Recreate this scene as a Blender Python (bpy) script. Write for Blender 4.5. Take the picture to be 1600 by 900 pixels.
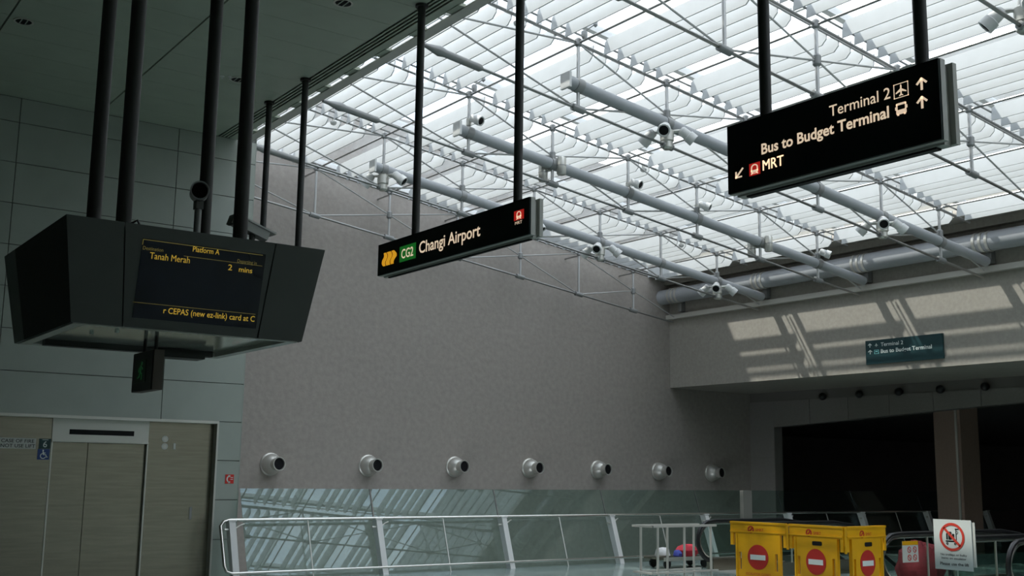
import bpy, math, random
from mathutils import Vector, Matrix
random.seed(4)
for o in list(bpy.data.objects): bpy.data.objects.remove(o)
scene = bpy.context.scene
COL = scene.collection
# ------------------------------------------------------------------ camera
F, YAW, PITCH, ROLL, EYE = 1742.84, 0.620589, 0.165826, 0.0134032, 1.75
fw = Vector((math.sin(YAW)*math.cos(PITCH), math.cos(YAW)*math.cos(PITCH), math.sin(PITCH)))
r0 = Vector((math.cos(YAW), -math.sin(YAW), 0)); u0 = r0.cross(fw)
cr, sr = math.cos(ROLL), math.sin(ROLL)
rr = cr*r0 + sr*u0; uu = -sr*r0 + cr*u0
cam = bpy.data.cameras.new('camera'); co = bpy.data.objects.new('camera', cam); COL.objects.link(co)
cam.sensor_width = 36; cam.lens = 36*F/1600; cam.clip_end = 500; cam.clip_start = .05
m = Matrix((rr, uu, -fw)).transposed().to_4x4(); m.translation = (0, 0, EYE); co.matrix_world = m
scene.camera = co
# ------------------------------------------------------------------ sky, sun, exposure
scene.view_settings.view_transform = 'Standard'; scene.view_settings.look = 'None'
scene.view_settings.gamma = 1; scene.view_settings.use_curve_mapping = False
scene.view_settings.exposure = 0.1
w = bpy.data.worlds.new('sky'); scene.world = w; w.use_nodes = True
nt = w.node_tree; bg = nt.nodes['Background']
tc = nt.nodes.new('ShaderNodeTexCoord'); nz = nt.nodes.new('ShaderNodeTexNoise'); rp = nt.nodes.new('ShaderNodeValToRGB')
nz.inputs['Scale'].default_value = 5; nz.inputs['Detail'].default_value = 5
rp.color_ramp.elements[0].position = .4; rp.color_ramp.elements[0].color = (.70, .80, .95, 1)
rp.color_ramp.elements[1].position = .62; rp.color_ramp.elements[1].color = (1, 1, 1, 1)
nt.links.new(tc.outputs['Generated'], nz.inputs['Vector']); nt.links.new(nz.outputs['Fac'], rp.inputs['Fac'])
nt.links.new(rp.outputs['Color'], bg.inputs['Color']); bg.inputs['Strength'].default_value = 2.6
sun = bpy.data.lights.new('sun_offscreen', 'SUN'); so = bpy.data.objects.new('sun_offscreen', sun); COL.objects.link(so)
sun.energy = 3.8; sun.angle = math.radians(1.2); sun.color = (1, .96, .88)
so.rotation_euler = Vector((.585, -.5, -1)).to_track_quat('-Z', 'Y').to_euler(); so.location = (0, 30, 30)

# ------------------------------------------------------------------ materials
MATS = {}
def mat(name, col, rough=.5, metal=0, noise=0, nscale=20, bump=0, spec=.5, emit=0, stretch=None, trans=0):
    if name in MATS: return MATS[name]
    M = bpy.data.materials.new(name); M.use_nodes = True; t = M.node_tree; b = t.nodes['Principled BSDF']
    b.inputs['Base Color'].default_value = (*col, 1); b.inputs['Roughness'].default_value = rough
    b.inputs['Metallic'].default_value = metal; b.inputs['Specular IOR Level'].default_value = spec
    if emit:
        b.inputs['Emission Color'].default_value = (*col, 1); b.inputs['Emission Strength'].default_value = emit
    if noise or bump:
        g = t.nodes.new('ShaderNodeNewGeometry'); mp = t.nodes.new('ShaderNodeMapping')
        n = t.nodes.new('ShaderNodeTexNoise'); n.inputs['Scale'].default_value = nscale; n.inputs['Detail'].default_value = 6
        if stretch: mp.inputs['Scale'].default_value = stretch
        t.links.new(g.outputs['Position'], mp.inputs['Vector']); t.links.new(mp.outputs['Vector'], n.inputs['Vector'])
        if noise:
            rmp = t.nodes.new('ShaderNodeValToRGB')
            rmp.color_ramp.elements[0].position = .3; rmp.color_ramp.elements[1].position = .7
            rmp.color_ramp.elements[0].color = tuple(c*(1-noise) for c in col)+(1,)
            rmp.color_ramp.elements[1].color = tuple(min(1, c*(1+noise)) for c in col)+(1,)
            t.links.new(n.outputs['Fac'], rmp.inputs['Fac']); t.links.new(rmp.outputs['Color'], b.inputs['Base Color'])
        if bump:
            bp = t.nodes.new('ShaderNodeBump'); bp.inputs['Strength'].default_value = bump; bp.inputs['Distance'].default_value = .02
            t.links.new(n.outputs['Fac'], bp.inputs['Height']); t.links.new(bp.outputs['Normal'], b.inputs['Normal'])
    if trans:
        tl = t.nodes.new('ShaderNodeBsdfTranslucent'); tl.inputs['Color'].default_value = (*col, 1)
        mx = t.nodes.new('ShaderNodeMixShader'); mx.inputs[0].default_value = trans
        t.links.new(b.outputs[0], mx.inputs[1]); t.links.new(tl.outputs[0], mx.inputs[2])
        t.links.new(mx.outputs[0], t.nodes['Material Output'].inputs[0])
    MATS[name] = M; return M
def glass(name, tint, base=.045, power=4.0, gain=.9, rough=0):
    M = bpy.data.materials.new(name); M.use_nodes = True; t = M.node_tree; t.nodes.clear()
    out = t.nodes.new('ShaderNodeOutputMaterial'); tr = t.nodes.new('ShaderNodeBsdfTransparent'); gl = t.nodes.new('ShaderNodeBsdfGlossy')
    tr.inputs[0].default_value = (*tint, 1); gl.inputs['Roughness'].default_value = rough; gl.inputs['Color'].default_value = (.82, .92, 1, 1)
    lw = t.nodes.new('ShaderNodeLayerWeight'); lw.inputs[0].default_value = .5
    p = t.nodes.new('ShaderNodeMath'); p.operation = 'POWER'; p.inputs[1].default_value = power
    a = t.nodes.new('ShaderNodeMath'); a.operation = 'MULTIPLY_ADD'; a.inputs[1].default_value = gain; a.inputs[2].default_value = base
    a.use_clamp = True; mx = t.nodes.new('ShaderNodeMixShader')
    t.links.new(lw.outputs['Facing'], p.inputs[0]); t.links.new(p.outputs[0], a.inputs[0]); t.links.new(a.outputs[0], mx.inputs[0])
    t.links.new(tr.outputs[0], mx.inputs[1]); t.links.new(gl.outputs[0], mx.inputs[2]); t.links.new(mx.outputs[0], out.inputs[0])
    MATS[name] = M; return M
STONE = mat('sprayed_stone', (.335, .304, .274), .85, noise=.09, nscale=9, bump=.2)
FASC = mat('pale_stone', (.36, .335, .29), .8, noise=.08, nscale=14, bump=.1)
PANEL = mat('enamel_panel', (.37, .405, .36), .38, noise=.03, nscale=3)
SOFF = mat('soffit_panel', (.43, .475, .385), .42, noise=.05, nscale=2)
SOFFB = mat('soffit_back', (.5, .54, .5), .6)
DARK = mat('dark_gap', (.012, .013, .012), .7)
FLOOR = mat('polished_granite', (.26, .33, .31), .13, noise=.15, nscale=8)
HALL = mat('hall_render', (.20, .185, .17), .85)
PILLAR_GLOW = mat('hall_pillar', (.42, .30, .24), .7, noise=.05)  # warm lamp glow mixed into the pillar's base colour
STEEL = mat('brushed_steel', (.36, .325, .265), .24, .95, noise=.10, nscale=3, stretch=(.6, .6, 9))
STEELL = mat('pale_steel', (.62, .61, .56), .38, .6)
RAIL = mat('polished_rail', (.75, .73, .68), .22, .95)
WHITEM = mat('white_paint', (.72, .72, .70), .45)
GREYM = mat('truss_paint', (.30, .305, .30), .4, .3)
RODM = mat('rod_steel', (.33, .33, .32), .32, .8)
TUBEM = mat('tube_paint', (.38, .395, .41), .4)
POSTM = mat('post_steel', (.50, .50, .49), .35, .45)
BLADE = mat('blade_white', (.58, .60, .60), .5, noise=.03, nscale=4, trans=.12)
POLE = mat('dark_pole', (.040, .040, .038), .5, .1, spec=.4)
BOX = mat('charcoal_casing', (.088, .094, .086), .42, noise=.04, nscale=5)
BOXD = mat('charcoal_mesh', (.03, .033, .03), .7, noise=.2, nscale=60)
SIGN = mat('sign_black', (.008, .016, .016), .5, spec=.12)
SIGNG = mat('sign_edge', (.46, .46, .42), .4, .1)
CREAM = mat('sign_cream', (.88, .68, .49), .5, emit=.7)
WHITEL = mat('sign_white', (.72, .78, .75), .5)
AMBER = mat('screen_amber', (.75, .50, .06), .5, emit=.36)
AMBERD = mat('screen_amber_dim', (.34, .27, .07), .5, emit=.2)
SCREEN = mat('screen_glass', (.010, .013, .024), .12, noise=.5, nscale=1.5, emit=.0)
YEL = mat('yellow_plastic', (.76, .385, .006), .4, noise=.05, nscale=5)
RED = mat('red_print', (.50, .025, .018), .5)
REDS = mat('red_sign', (.62, .03, .02), .45)
REDB = mat('red_backlit', (.55, .02, .015), .45, emit=.5)
BLUE = mat('blue_sign', (.02, .06, .22), .45)
GREEN = mat('green_sign', (.01, .17, .02), .45, emit=.45)
GREENL = mat('green_exit', (.04, .26, .08), .5, emit=.05)
LOGOY = mat('logo_yellow', (.85, .40, .02), .5, emit=.6)
BLK = mat('black_rubber', (.012, .012, .013), .35)
PLATE = mat('label_plate', (.55, .57, .53), .5)
TEAL = mat('teal_sign', (.012, .05, .055), .4)
CYAN = mat('cyan_print', (.25, .62, .62), .5)
LENS = mat('lens_black', (.008, .008, .009), .6, spec=.2)
CLOTHW = mat('cloth_white', (.6, .6, .6), .8, noise=.1); CLOTHB = mat('cloth_blue', (.05, .07, .35), .8); CLOTHR = mat('cloth_red', (.5, .03, .05), .8, noise=.15)
HOODIN = mat('hood_inner', (.92, .95, .80), .12, .6, noise=.15, nscale=2)
GLASS = glass('clear_glass', (.76, .87, .83), .055)
GLASSR = glass('roof_glass', (.95, .97, .98), .03, 5, .5)
GLASSE = glass('escalator_glass', (.80, .88, .85), .035)

# ------------------------------------------------------------------ mesh helpers
class MB:
    def __init__(s): s.v = []; s.f = []
    def add(s, v, f):
        n = len(s.v); s.v += [Vector(p) for p in v]; s.f += [tuple(i+n for i in q) for q in f]; return s
    def box(s, x0, x1, y0, y1, z0, z1):
        return s.add([(x0,y0,z0),(x1,y0,z0),(x1,y1,z0),(x0,y1,z0),(x0,y0,z1),(x1,y0,z1),(x1,y1,z1),(x0,y1,z1)],
                     [(0,3,2,1),(4,5,6,7),(0,1,5,4),(1,2,6,5),(2,3,7,6),(3,0,4,7)])
    def hexa(s, p):     # 8 points, bottom 4 then top 4
        return s.add(p, [(0,3,2,1),(4,5,6,7),(0,1,5,4),(1,2,6,5),(2,3,7,6),(3,0,4,7)])
    def ring(s, c, ax, r, n, ph=0):
        ax = Vector(ax).normalized(); a = ax.orthogonal().normalized(); b = ax.cross(a)
        return [Vector(c)+r*(math.cos(2*math.pi*i/n+ph)*a+math.sin(2*math.pi*i/n+ph)*b) for i in range(n)]
    def lathe(s, p, ax, prof, n=16, caps=True):     # prof: (distance along ax, radius)
        p = Vector(p); ax = Vector(ax).normalized(); v = []; f = []
        for d, r in prof: v += s.ring(p+d*ax, ax, max(r, 1e-4), n)
        for k in range(len(prof)-1):
            for i in range(n):
                j = (i+1) % n; f.append((k*n+i, k*n+j, (k+1)*n+j, (k+1)*n+i))
        if caps: f.append(tuple(reversed(range(n)))); f.append(tuple(range((len(prof)-1)*n, len(prof)*n)))
        return s.add(v, f)
    def cyl(s, a, b, r, n=10, r2=None):
        a = Vector(a); b = Vector(b); return s.lathe(a, b-a, [(0, r), ((b-a).length, r if r2 is None else r2)], n)
    def tube(s, pts, r, n=8):
        pts = [Vector(p) for p in pts]; v = []; f = []; prev = None
        for i, p in enumerate(pts):
            t = (pts[min(i+1, len(pts)-1)]-pts[max(i-1, 0)]).normalized()
            a = (prev-prev.dot(t)*t).normalized() if prev else t.orthogonal().normalized(); prev = a; b = t.cross(a)
            v += [p+r*(math.cos(2*math.pi*k/n)*a+math.sin(2*math.pi*k/n)*b) for k in range(n)]
        for i in range(len(pts)-1):
            for k in range(n):
                j = (k+1) % n; f.append((i*n+k, i*n+j, (i+1)*n+j, (i+1)*n+k))
        f.append(tuple(reversed(range(n)))); f.append(tuple(range((len(pts)-1)*n, len(pts)*n)))
        return s.add(v, f)
    def prism(s, pts, d):   # planar polygon pts (Vectors) extruded by d
        n = len(pts); d = Vector(d); v = [Vector(p) for p in pts]+[Vector(p)+d for p in pts]
        f = [tuple(range(n)), tuple(reversed(range(n, 2*n)))]+[(i, i+n, (i+1) % n+n, (i+1) % n) for i in range(n)]
        return s.add(v, f)
    def blob(s, c, rx, ry, rz, seed=0, n=12, m=7):
        R = random.Random(seed); v = []; f = []
        for i in range(m+1):
            th = math.pi*i/m
            for k in range(n):
                a = 2*math.pi*k/n; q = 1+R.uniform(-.12, .12) if 0 < i < m else 1
                v.append((c[0]+rx*q*math.sin(th)*math.cos(a), c[1]+ry*q*math.sin(th)*math.sin(a), c[2]+rz*(q*math.cos(th) if math.cos(th) > -.5 else -.5)))
        for i in range(m):
            for k in range(n):
                j = (k+1) % n; f.append((i*n+k, i*n+j, (i+1)*n+j, (i+1)*n+k))
        return s.add(v, f)
    def mesh(s, name, mt, org=(0,0,0), smooth=False):
        me = bpy.data.meshes.new(name); org = Vector(org)
        me.from_pydata([tuple(p-org) for p in s.v], [], s.f); me.materials.append(mt)
        me.validate(); me.update()
        import bmesh
        bm = bmesh.new(); bm.from_mesh(me); bmesh.ops.recalc_face_normals(bm, faces=bm.faces); bm.to_mesh(me); bm.free()
        if smooth:
            for p in me.polygons: p.use_smooth = True
            try: me.set_sharp_from_angle(angle=math.radians(38))
            except Exception: pass
        return me
def link(name, me, parent=None, loc=(0,0,0)):
    o = bpy.data.objects.new(name, me); COL.objects.link(o); o.location = loc
    if parent: o.parent = parent
    return o
def tag(o, label, cat=None, group=None, kind=None):
    if label: o['label'] = label
    if cat: o['category'] = cat
    if group: o['group'] = group
    if kind: o['kind'] = kind
    return o
def root_of(p):
    while p.parent: p = p.parent
    return p
def thing(name, label, cat, loc=(0,0,0), group=None):
    return tag(link(name, None, None, loc), label, cat, group)
def part(name, mb, mt, parent, smooth=False, label=None):
    o = link(name, mb.mesh(name, mt, root_of(parent).location, smooth), parent)
    if label: o['label'] = label
    return o
def solo(name, mb, mt, label, cat, loc=(0,0,0), smooth=False, group=None):
    return tag(link(name, mb.mesh(name, mt, loc, smooth), None, loc), label, cat, group)
def struct(name, mb, mt):
    o = link(name, mb.mesh(name, mt)); o['kind'] = 'structure'; return o
BOXC = {}
def piece(name, x0, x1, y0, y1, z0, z1, mt, parent):
    k = (round(x1-x0, 3), round(y1-y0, 3), round(z1-z0, 3), mt.name)
    if k not in BOXC: BOXC[k] = MB().box(-k[0]/2, k[0]/2, -k[1]/2, k[1]/2, -k[2]/2, k[2]/2).mesh(name, mt)
    return link(name, BOXC[k], parent, Vector(((x0+x1)/2, (y0+y1)/2, (z0+z1)/2))-root_of(parent).location)
# flat print frames
class Fr:
    def __init__(s, o, u, v): s.o = Vector(o); s.u = Vector(u).normalized(); s.v = Vector(v).normalized(); s.n = s.u.cross(s.v)
    def p(s, x, y, e=0): return s.o+x*s.u+y*s.v+e*s.n
def flat(fr, polys, mt, parent, name, e=.004, t=.004):
    mb = MB()
    for pl in polys: mb.prism([fr.p(x, y, e-t) for x, y in pl], t*fr.n)
    return part(name, mb, mt, parent)
def R_(x0, y0, x1, y1): return [(x0,y0),(x1,y0),(x1,y1),(x0,y1)]
def RR_(x0, y0, x1, y1, r, n=4):
    out = []
    for cx, cy, a in ((x1-r,y0+r,-90),(x1-r,y1-r,0),(x0+r,y1-r,90),(x0+r,y0+r,180)):
        for i in range(n+1): t = math.radians(a+90*i/n); out.append((cx+r*math.cos(t), cy+r*math.sin(t)))
    return out
def C_(cx, cy, r, n=24, ry=None): return [(cx+r*math.cos(2*math.pi*i/n), cy+(ry or r)*math.sin(2*math.pi*i/n)) for i in range(n)]
def ringp(cx, cy, r1, r2, a0=0, a1=360, n=28):
    out = []
    for i in range(n):
        p, q = [math.radians(a0+(a1-a0)*k/n) for k in (i, i+1)]
        out.append([(cx+r1*math.cos(p), cy+r1*math.sin(p)), (cx+r2*math.cos(p), cy+r2*math.sin(p)), (cx+r2*math.cos(q), cy+r2*math.sin(q)), (cx+r1*math.cos(q), cy+r1*math.sin(q))])
    return out
def L_(x0, y0, x1, y1, w):
    d = math.hypot(x1-x0, y1-y0); a, b = -(y1-y0)/d*w/2, (x1-x0)/d*w/2
    return [(x0+a,y0+b),(x0-a,y0-b),(x1-a,y1-b),(x1+a,y1+b)]
def tr(polys, x, y, s, sy=None): return [[(x+a*s, y+b*(sy or s)) for a, b in p] for p in polys]
_cap = {}
def text(fr, s, x, y, width, cap, mt, parent, e=.004, bold=.006, name='lettering', align=None):
    cu = bpy.data.curves.new('t', 'FONT'); cu.body = s; cu.size = 1; cu.offset = bold; cu.resolution_u = 3
    ob = bpy.data.objects.new('t', cu); COL.objects.link(ob); bpy.context.view_layer.update()
    dg = bpy.context.evaluated_depsgraph_get(); me = bpy.data.meshes.new_from_object(ob.evaluated_get(dg)); bpy.data.objects.remove(ob)
    if 'H' not in _cap:
        c2 = bpy.data.curves.new('t', 'FONT'); c2.body = 'H'; c2.size = 1; o2 = bpy.data.objects.new('t', c2); COL.objects.link(o2); bpy.context.view_layer.update()
        m2 = bpy.data.meshes.new_from_object(o2.evaluated_get(bpy.context.evaluated_depsgraph_get())); _cap['H'] = max(v.co.y for v in m2.vertices); bpy.data.objects.remove(o2)
    xs = [v.co.x for v in me.vertices]; x0, x1 = min(xs), max(xs)
    sx = width/(x1-x0); sy = cap/_cap['H']; org = root_of(parent).location
    for v in me.vertices: v.co = fr.p(x+(v.co.x-x0)*sx, y+v.co.y*sy, e)-org
    me.materials.clear(); me.materials.append(mt); me.name = name
    return link(name, me, parent)
# pictograms in a unit square
def ic_arrow(): return [L_(.5, 0, .5, .95, .17), L_(.53, .97, .1, .52, .16), L_(.47, .97, .9, .52, .16)]
def ic_arrow_dl(): return [L_(.95, 1, .1, .06, .17), L_(.09, -.04, .09, .72, .16), L_(0, .05, .8, .05, .16)]
def ic_plane(): return [[(.5,1),(.55,.9),(.55,.64),(.95,.36),(.95,.27),(.55,.42),(.54,.18),(.66,.08),(.66,.02),(.5,.07),(.34,.02),(.34,.08),(.46,.18),(.45,.42),(.05,.27),(.05,.36),(.45,.64),(.45,.9)]]
def ic_bus(): return [RR_(.05,.05,.95,.42,.08), RR_(.05,.82,.95,.98,.07), R_(.05,.4,.15,.9), R_(.85,.4,.95,.9), R_(.12,-.04,.28,.08), R_(.72,-.04,.88,.08), R_(-.04,.45,.05,.7), R_(.95,.45,1.04,.7)]
def ic_train(): return ringp(.5,.62,.24,.34,0,180,10)+[R_(.16,.32,.26,.62), R_(.74,.32,.84,.62), R_(.16,.2,.84,.42), L_(.32,.2,.16,.03,.09), L_(.68,.2,.84,.03,.09), R_(.25,.08,.75,.13)]
def ic_wheel(): return ringp(.45,.33,.24,.32,60,340,16)+[C_(.42,.93,.08,12), L_(.42,.84,.46,.48,.1), L_(.44,.66,.7,.66,.07), L_(.44,.47,.72,.47,.09), L_(.7,.5,.84,.18,.09), L_(.8,.18,.95,.22,.07)]
def ic_phone(): return ringp(.62,.5,.34,.5,110,250,10)+[RR_(.32,.78,.62,.98,.05), RR_(.32,.02,.62,.22,.05)]
def ic_man(): return [C_(.62,.9,.1,12), L_(.55,.78,.45,.42,.17), L_(.55,.74,.8,.58,.08), L_(.55,.74,.28,.62,.08), L_(.28,.62,.2,.45,.08), L_(.47,.44,.7,.28,.11), L_(.7,.28,.66,.03,.1), L_(.44,.44,.34,.2,.11), L_(.34,.2,.08,.14,.09)]

ZS = 7.52; XG = 7.29; YW = 21.88; XF = 20.9; YL = 18.3
def zB(X): return 7.5-.13*(X-7.29)
def zT(X): return zB(X)+1.03
TY = [21.33-2.967*j for j in range(10)]
# ------------------------------------------------------------------ the shell
fl = MB()
fl.box(-9, 16.9, -7, 17.72, -.3, 0); fl.box(16.9, 70, -7, 7.2, -.3, 0); fl.box(16.9, 70, 11.15, 13.85, -.3, 0); fl.box(16.9, 70, 15.85, 17.72, -.3, 0)
fl.box(-9, 7.45, 17.72, 18.9, -.3, 0)
struct('floor', fl, FLOOR)
struct('floor_platform', MB().box(7, 70, -7, 40, -6.2, -6), FLOOR)
wb = struct('wall_back', MB().box(7.0, 24.1, YW, YW+.4, -6, 9.9), STONE)
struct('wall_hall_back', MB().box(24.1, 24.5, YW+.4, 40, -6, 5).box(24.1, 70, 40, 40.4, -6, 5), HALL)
wl = struct('wall_left', MB().box(-9, 3.2, YL+.03, YL+.6, 0, 8.6).box(3.2, 7.02, YL+.03, YL+.6, 2.55, 8.6).box(7.02, 7.43, YL+.03, YL+.6, -6, 8.6).box(6.9, 7.43, YL+.6, YW-.001, -6, 8.6), mat('wall_backing', (.15, .16, .15), .8))
zj = [7.52, 7.12, 6.47, 5.82, 5.17, 4.52, 3.87, 3.22, 2.57]
xj = [-9+2.5*i for i in range(5)]+[3.5, 6.04, 7.44]
for a in range(len(zj)-1):
    for b in range(len(xj)-1):
        piece('panel', xj[b]+.006, xj[b+1]-.006, YL, YL+.03, zj[a+1]+.006, zj[a]-.006, PANEL, wl)
for z0, z1 in ((1.92, 2.57), (1.27, 1.92), (.62, 1.27), (-.03, .62)):
    piece('panel', 7.03, 7.434, YL, YL+.03, z0+.006, z1-.006, PANEL, wl)
piece('end_panel', 7.43, 7.445, YL, YL+.62, -6, 8.6, PANEL, wl)
for a, b in ((-9, -6.5), (-6.5, -4), (-4, -1.5), (-1.5, .9), (.9, 3.2)):
    piece('panel', a+.006, b-.006, YL, YL+.03, 0, 2.56, PANEL, wl)
piece('opening_trim', 3.2, 7.03, YL-.02, YL+.3, 2.53, 2.575, STEELL, wl)
piece('opening_trim', 7.0, 7.03, YL-.02, YL+.3, 0, 2.53, STEELL, wl)
# ceiling with its panels
ce = struct('ceiling', MB().box(-9, 2.608, -7, YL+.05, ZS+.03, ZS+.35).box(2.632, 4.688, -7, YL+.05, ZS+.03, ZS+.35).box(4.712, 6.72, -7, YL+.05, ZS+.03, ZS+.35).box(-9, 6.98, -7, YL+.05, ZS+.35, ZS+.4).box(6.72, 6.98, -7, YL+.05, ZS+.07, ZS+.35), SOFFB)
xs = [-9, -5.7, -3.63, -1.55, .53, 2.62, 4.70, 6.72]
y = YL; i = 0
while y > 6.5:
    for b in range(len(xs)-1):
        piece('ceiling_panel', xs[b]+(.012 if b else 0), xs[b+1]-(.012 if b < len(xs)-2 else 0), y-.68+.003, y-.003, ZS, ZS+.03, SOFF, ce)
    y -= .68
piece('ceiling_panel', -9, 6.72, -7, y, ZS, ZS+.03, SOFF, ce)
for x in (6.72, 6.78, 6.84, 6.90): piece('diffuser_slot', x, x+.035, -7, YL, ZS+.02, ZS+.069, DARK, ce)
for x in (6.755, 6.815, 6.875): piece('diffuser_bar', x, x+.025, -7, YL, ZS, ZS+.069, SOFF, ce)
piece('edge_panel', 6.935, 7.07, -7, YL, ZS, ZS+.03, SOFF, ce)
t1 = struct('trim_1', MB().box(7.135, XG, -7, YW, ZS-.03, ZS-.01).box(XG-.02, XG, -7, YW, ZS-.01, ZS+.03), mat('trim_cream', (.66, .64, .58), .35))
for k in range(24):
    piece('trim_cleat', 7.05, 7.16, 17.9-k*.93-.3, 17.9-k*.93, ZS-.01, ZS+.03, SOFF, t1)
piece('trim_edge', XG-.02, XG+.02, -7, YW, ZS-.02, ZS+.02, mat('bronze_edge', (.12, .09, .07), .5), t1)
struct('wall_upstand', MB().box(6.85, 6.98, -7, YW, ZS+.35, 8.9), WHITEM)
# far bulkhead and the hall under it
wr = struct('wall_right', MB().box(XF, XF+.4, -7, YW, 4.1, 7.6), FASC)
struct('ceiling_bulkhead', MB().box(XF+.4, 24, -7, YW, 4.1, 4.25), FASC)
struct('trim_2', MB().box(XF-.14, XF, -7, YW, 5.93, 6.05), mat('ledge_stone', (.50, .48, .43), .6))
struct('trim_3', MB().box(20.14, XF, -7, YW, 7.02, 7.10).box(20.72, XF, -7, YW, 6.86, 7.02), FASC)
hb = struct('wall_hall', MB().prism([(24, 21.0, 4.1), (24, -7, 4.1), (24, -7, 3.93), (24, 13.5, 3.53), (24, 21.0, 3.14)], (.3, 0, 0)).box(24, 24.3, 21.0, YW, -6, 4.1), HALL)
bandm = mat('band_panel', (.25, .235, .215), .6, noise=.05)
ys = [21.0-1.25*i for i in range(12)]
for a, b in zip(ys, ys[1:]):
    def zb(Y): return 3.14+(21-Y)*.052
    mb = MB().prism([(23.97, a-.006, 3.85), (23.97, b+.006, 3.85), (23.97, b+.006, zb(b)), (23.97, a-.006, zb(a))], (.03, 0, 0))
    part('band_panel', mb, bandm, hb)
for z0, z1 in ((-.5, .62), (.63, 2.3), (2.31, 3.85)): piece('column_panel', 23.97, 24.0, 21.0, YW, z0, z1, bandm, hb)
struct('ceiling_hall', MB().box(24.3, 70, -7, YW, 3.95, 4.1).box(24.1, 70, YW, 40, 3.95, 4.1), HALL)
struct('wall_end', MB().box(70, 70.3, -7.3, 40.4, -6, 5), HALL)
struct('wall_sky_blocker', MB().box(21.3, 21.7, -7.3, 22.3, 7.6, 11), mat('sky_blocker_grey', (.30, .30, .29), .8))  # added wall, no known building here; dims the low sky behind the louvres
struct('wall_front', MB().box(-9, 70, -7.3, -7, -6, 9), PANEL)
struct('wall_side', MB().box(-9.3, -9, -7.3, 19, -1, 9), PANEL)
struct('roof_slab', MB().box(7.0, 21.3, -7.3, -5.45, 8.0, 8.3), WHITEM)
pil = thing('hall_pillar', 'square pillar with warm glow painted in, standing in the dark hall', 'pillar', (26.4, 17, -6))
part('shaft', MB().box(26, 26.8, 16.62, 17.38, -6, 3.95), PILLAR_GLOW, pil); part('corner_strip', MB().box(25.97, 26.0, 16.7, 16.76, 0, 3.95), STEELL, pil)
# ------------------------------------------------------------------ roof trusses
PX = [10.05+1.81*k for k in range(6)]
XE = 20.15
def rod(x0, z0, x1, z1, r, n=8, y=0): return MB().cyl((x0, y, z0), (x1, y, z1), r, n)
TM = {}
def tm(key, mb, mt, smooth=True):
    if key not in TM: TM[key] = mb.mesh(key[0], mt, (XG, 0, 7.5), smooth)
    return TM[key]
ORD = ['stone wall', 'first', 'second', 'third', 'fourth', 'fifth', 'sixth']
TLAB = ['slender steel roof truss hugging the stone wall, without a fat tube',
        'steel roof truss with grey tube, next one out from the wall truss',
        'steel roof truss with grey tube, between the two other tubed trusses',
        'steel roof truss with grey tube, farthest of the tubed ones from the stone wall',
        'steel rod truss without a tube, passing above the Terminal 2 hanging sign',
        'steel rod truss without a tube, carrying a spotlight cluster, beyond the Terminal 2 hanging sign',
        'steel rod truss without a tube, third tubeless one beyond the tubed trusses',
        'steel rod truss without a tube, fourth tubeless one beyond the tubed trusses',
        'steel rod truss farthest of all from the stone wall']
def truss(j):
    t = thing('roof_truss', TLAB[j], 'truss', (XG, TY[j], 7.5), 'parallel roof trusses under the skylight')
    def P(name, key, mb, mt, parent=None): return link(name, tm((name,)+key, mb, mt), parent or t)
    P('top_chord', (), rod(XG, zT(XG), XE, zT(XE), .022), RODM)
    for s in (-.13, .13):
        P('purlin', (s,), rod(XG, zT(XG)+.06, XE, zT(XE)+.06, .016, 6, s), RODM)
    P('bottom_chord', (), rod(XG+1.0, zB(XG+1.0), 20.5, zB(20.5), .024), RODM)
    fk = MB().lathe((XG+.02, 0, zB(XG+.02)), (1, 0, -.13), [(0, .03), (.1, .035), (.3, .075), (.4, .055), (.98, .055), (1.02, .03)], 10)
    P('rod_fork', (), fk, GREYM)
    for k, x in enumerate(PX):
        po = P('post', (k,), rod(x, zB(x)-.02, x, zT(x)+.05, .028), POSTM)
        P('top_node', (k,), MB().lathe((x, 0, zT(x)-.06), (0, 0, 1), [(0, .03), (.03, .06), (.11, .06), (.14, .03)], 10), GREYM, po)
        P('bottom_node', (k,), MB().cyl((x-.11, 0, zB(x-.11)), (x+.11, 0, zB(x+.11)), .055, 10), GREYM, po)
        if k % 2: P('cross_node', (k,), MB().lathe((x, 0, (zB(x)+zT(x))/2-.09), (0, 0, 1), [(0, .035), (.03, .06), (.15, .06), (.18, .035)], 10), GREYM, po)
    xs_ = [7.4]+PX+[20.4]
    def zm(x): return (zB(x)+zT(x))/2
    for a in (1, 3, 5):
        x = xs_[a]; xl, xr = xs_[a-1], xs_[a+1]
        for nm, za in (('t', zT), ('b', zB)):
            P('diagonal_rod', (a, nm, 'l'), rod(x, za(x), xl, zm(xl), .016, 6), POSTM)
            P('diagonal_rod', (a, nm, 'r'), rod(x, za(x), xr, zm(xr), .016, 6), POSTM)
    P('diagonal_rod', ('end', 't'), rod(PX[5], zm(PX[5]), 20.55, zB(20.55)+.15, .016, 6), POSTM)
    if j in (1, 2, 3):
        P('tube', (), rod(PX[0]-.22, zB(PX[0]-.22)+.36, 20.65, zB(20.65)+.36, .1, 16), TUBEM)
        for k, x in enumerate(PX): P('tube_clamp', (k,), MB().cyl((x-.06, 0, zB(x-.06)+.36), (x+.06, 0, zB(x+.06)+.36), .115, 12), GREYM)
        P('tube_end', (), MB().box(PX[0]-.25, PX[0]-.21, -.11, .11, zB(PX[0])+.27, zB(PX[0])+.51), WHITEM)
    if j == 0:
        for k, x in enumerate(PX): P('wall_stub', (k,), MB().cyl((x, 0, zT(x)-.05), (x, YW-TY[0]+.01, zT(x)-.05), .02, 6), RODM)
    return t
TR = [truss(j) for j in range(9)]
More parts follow.
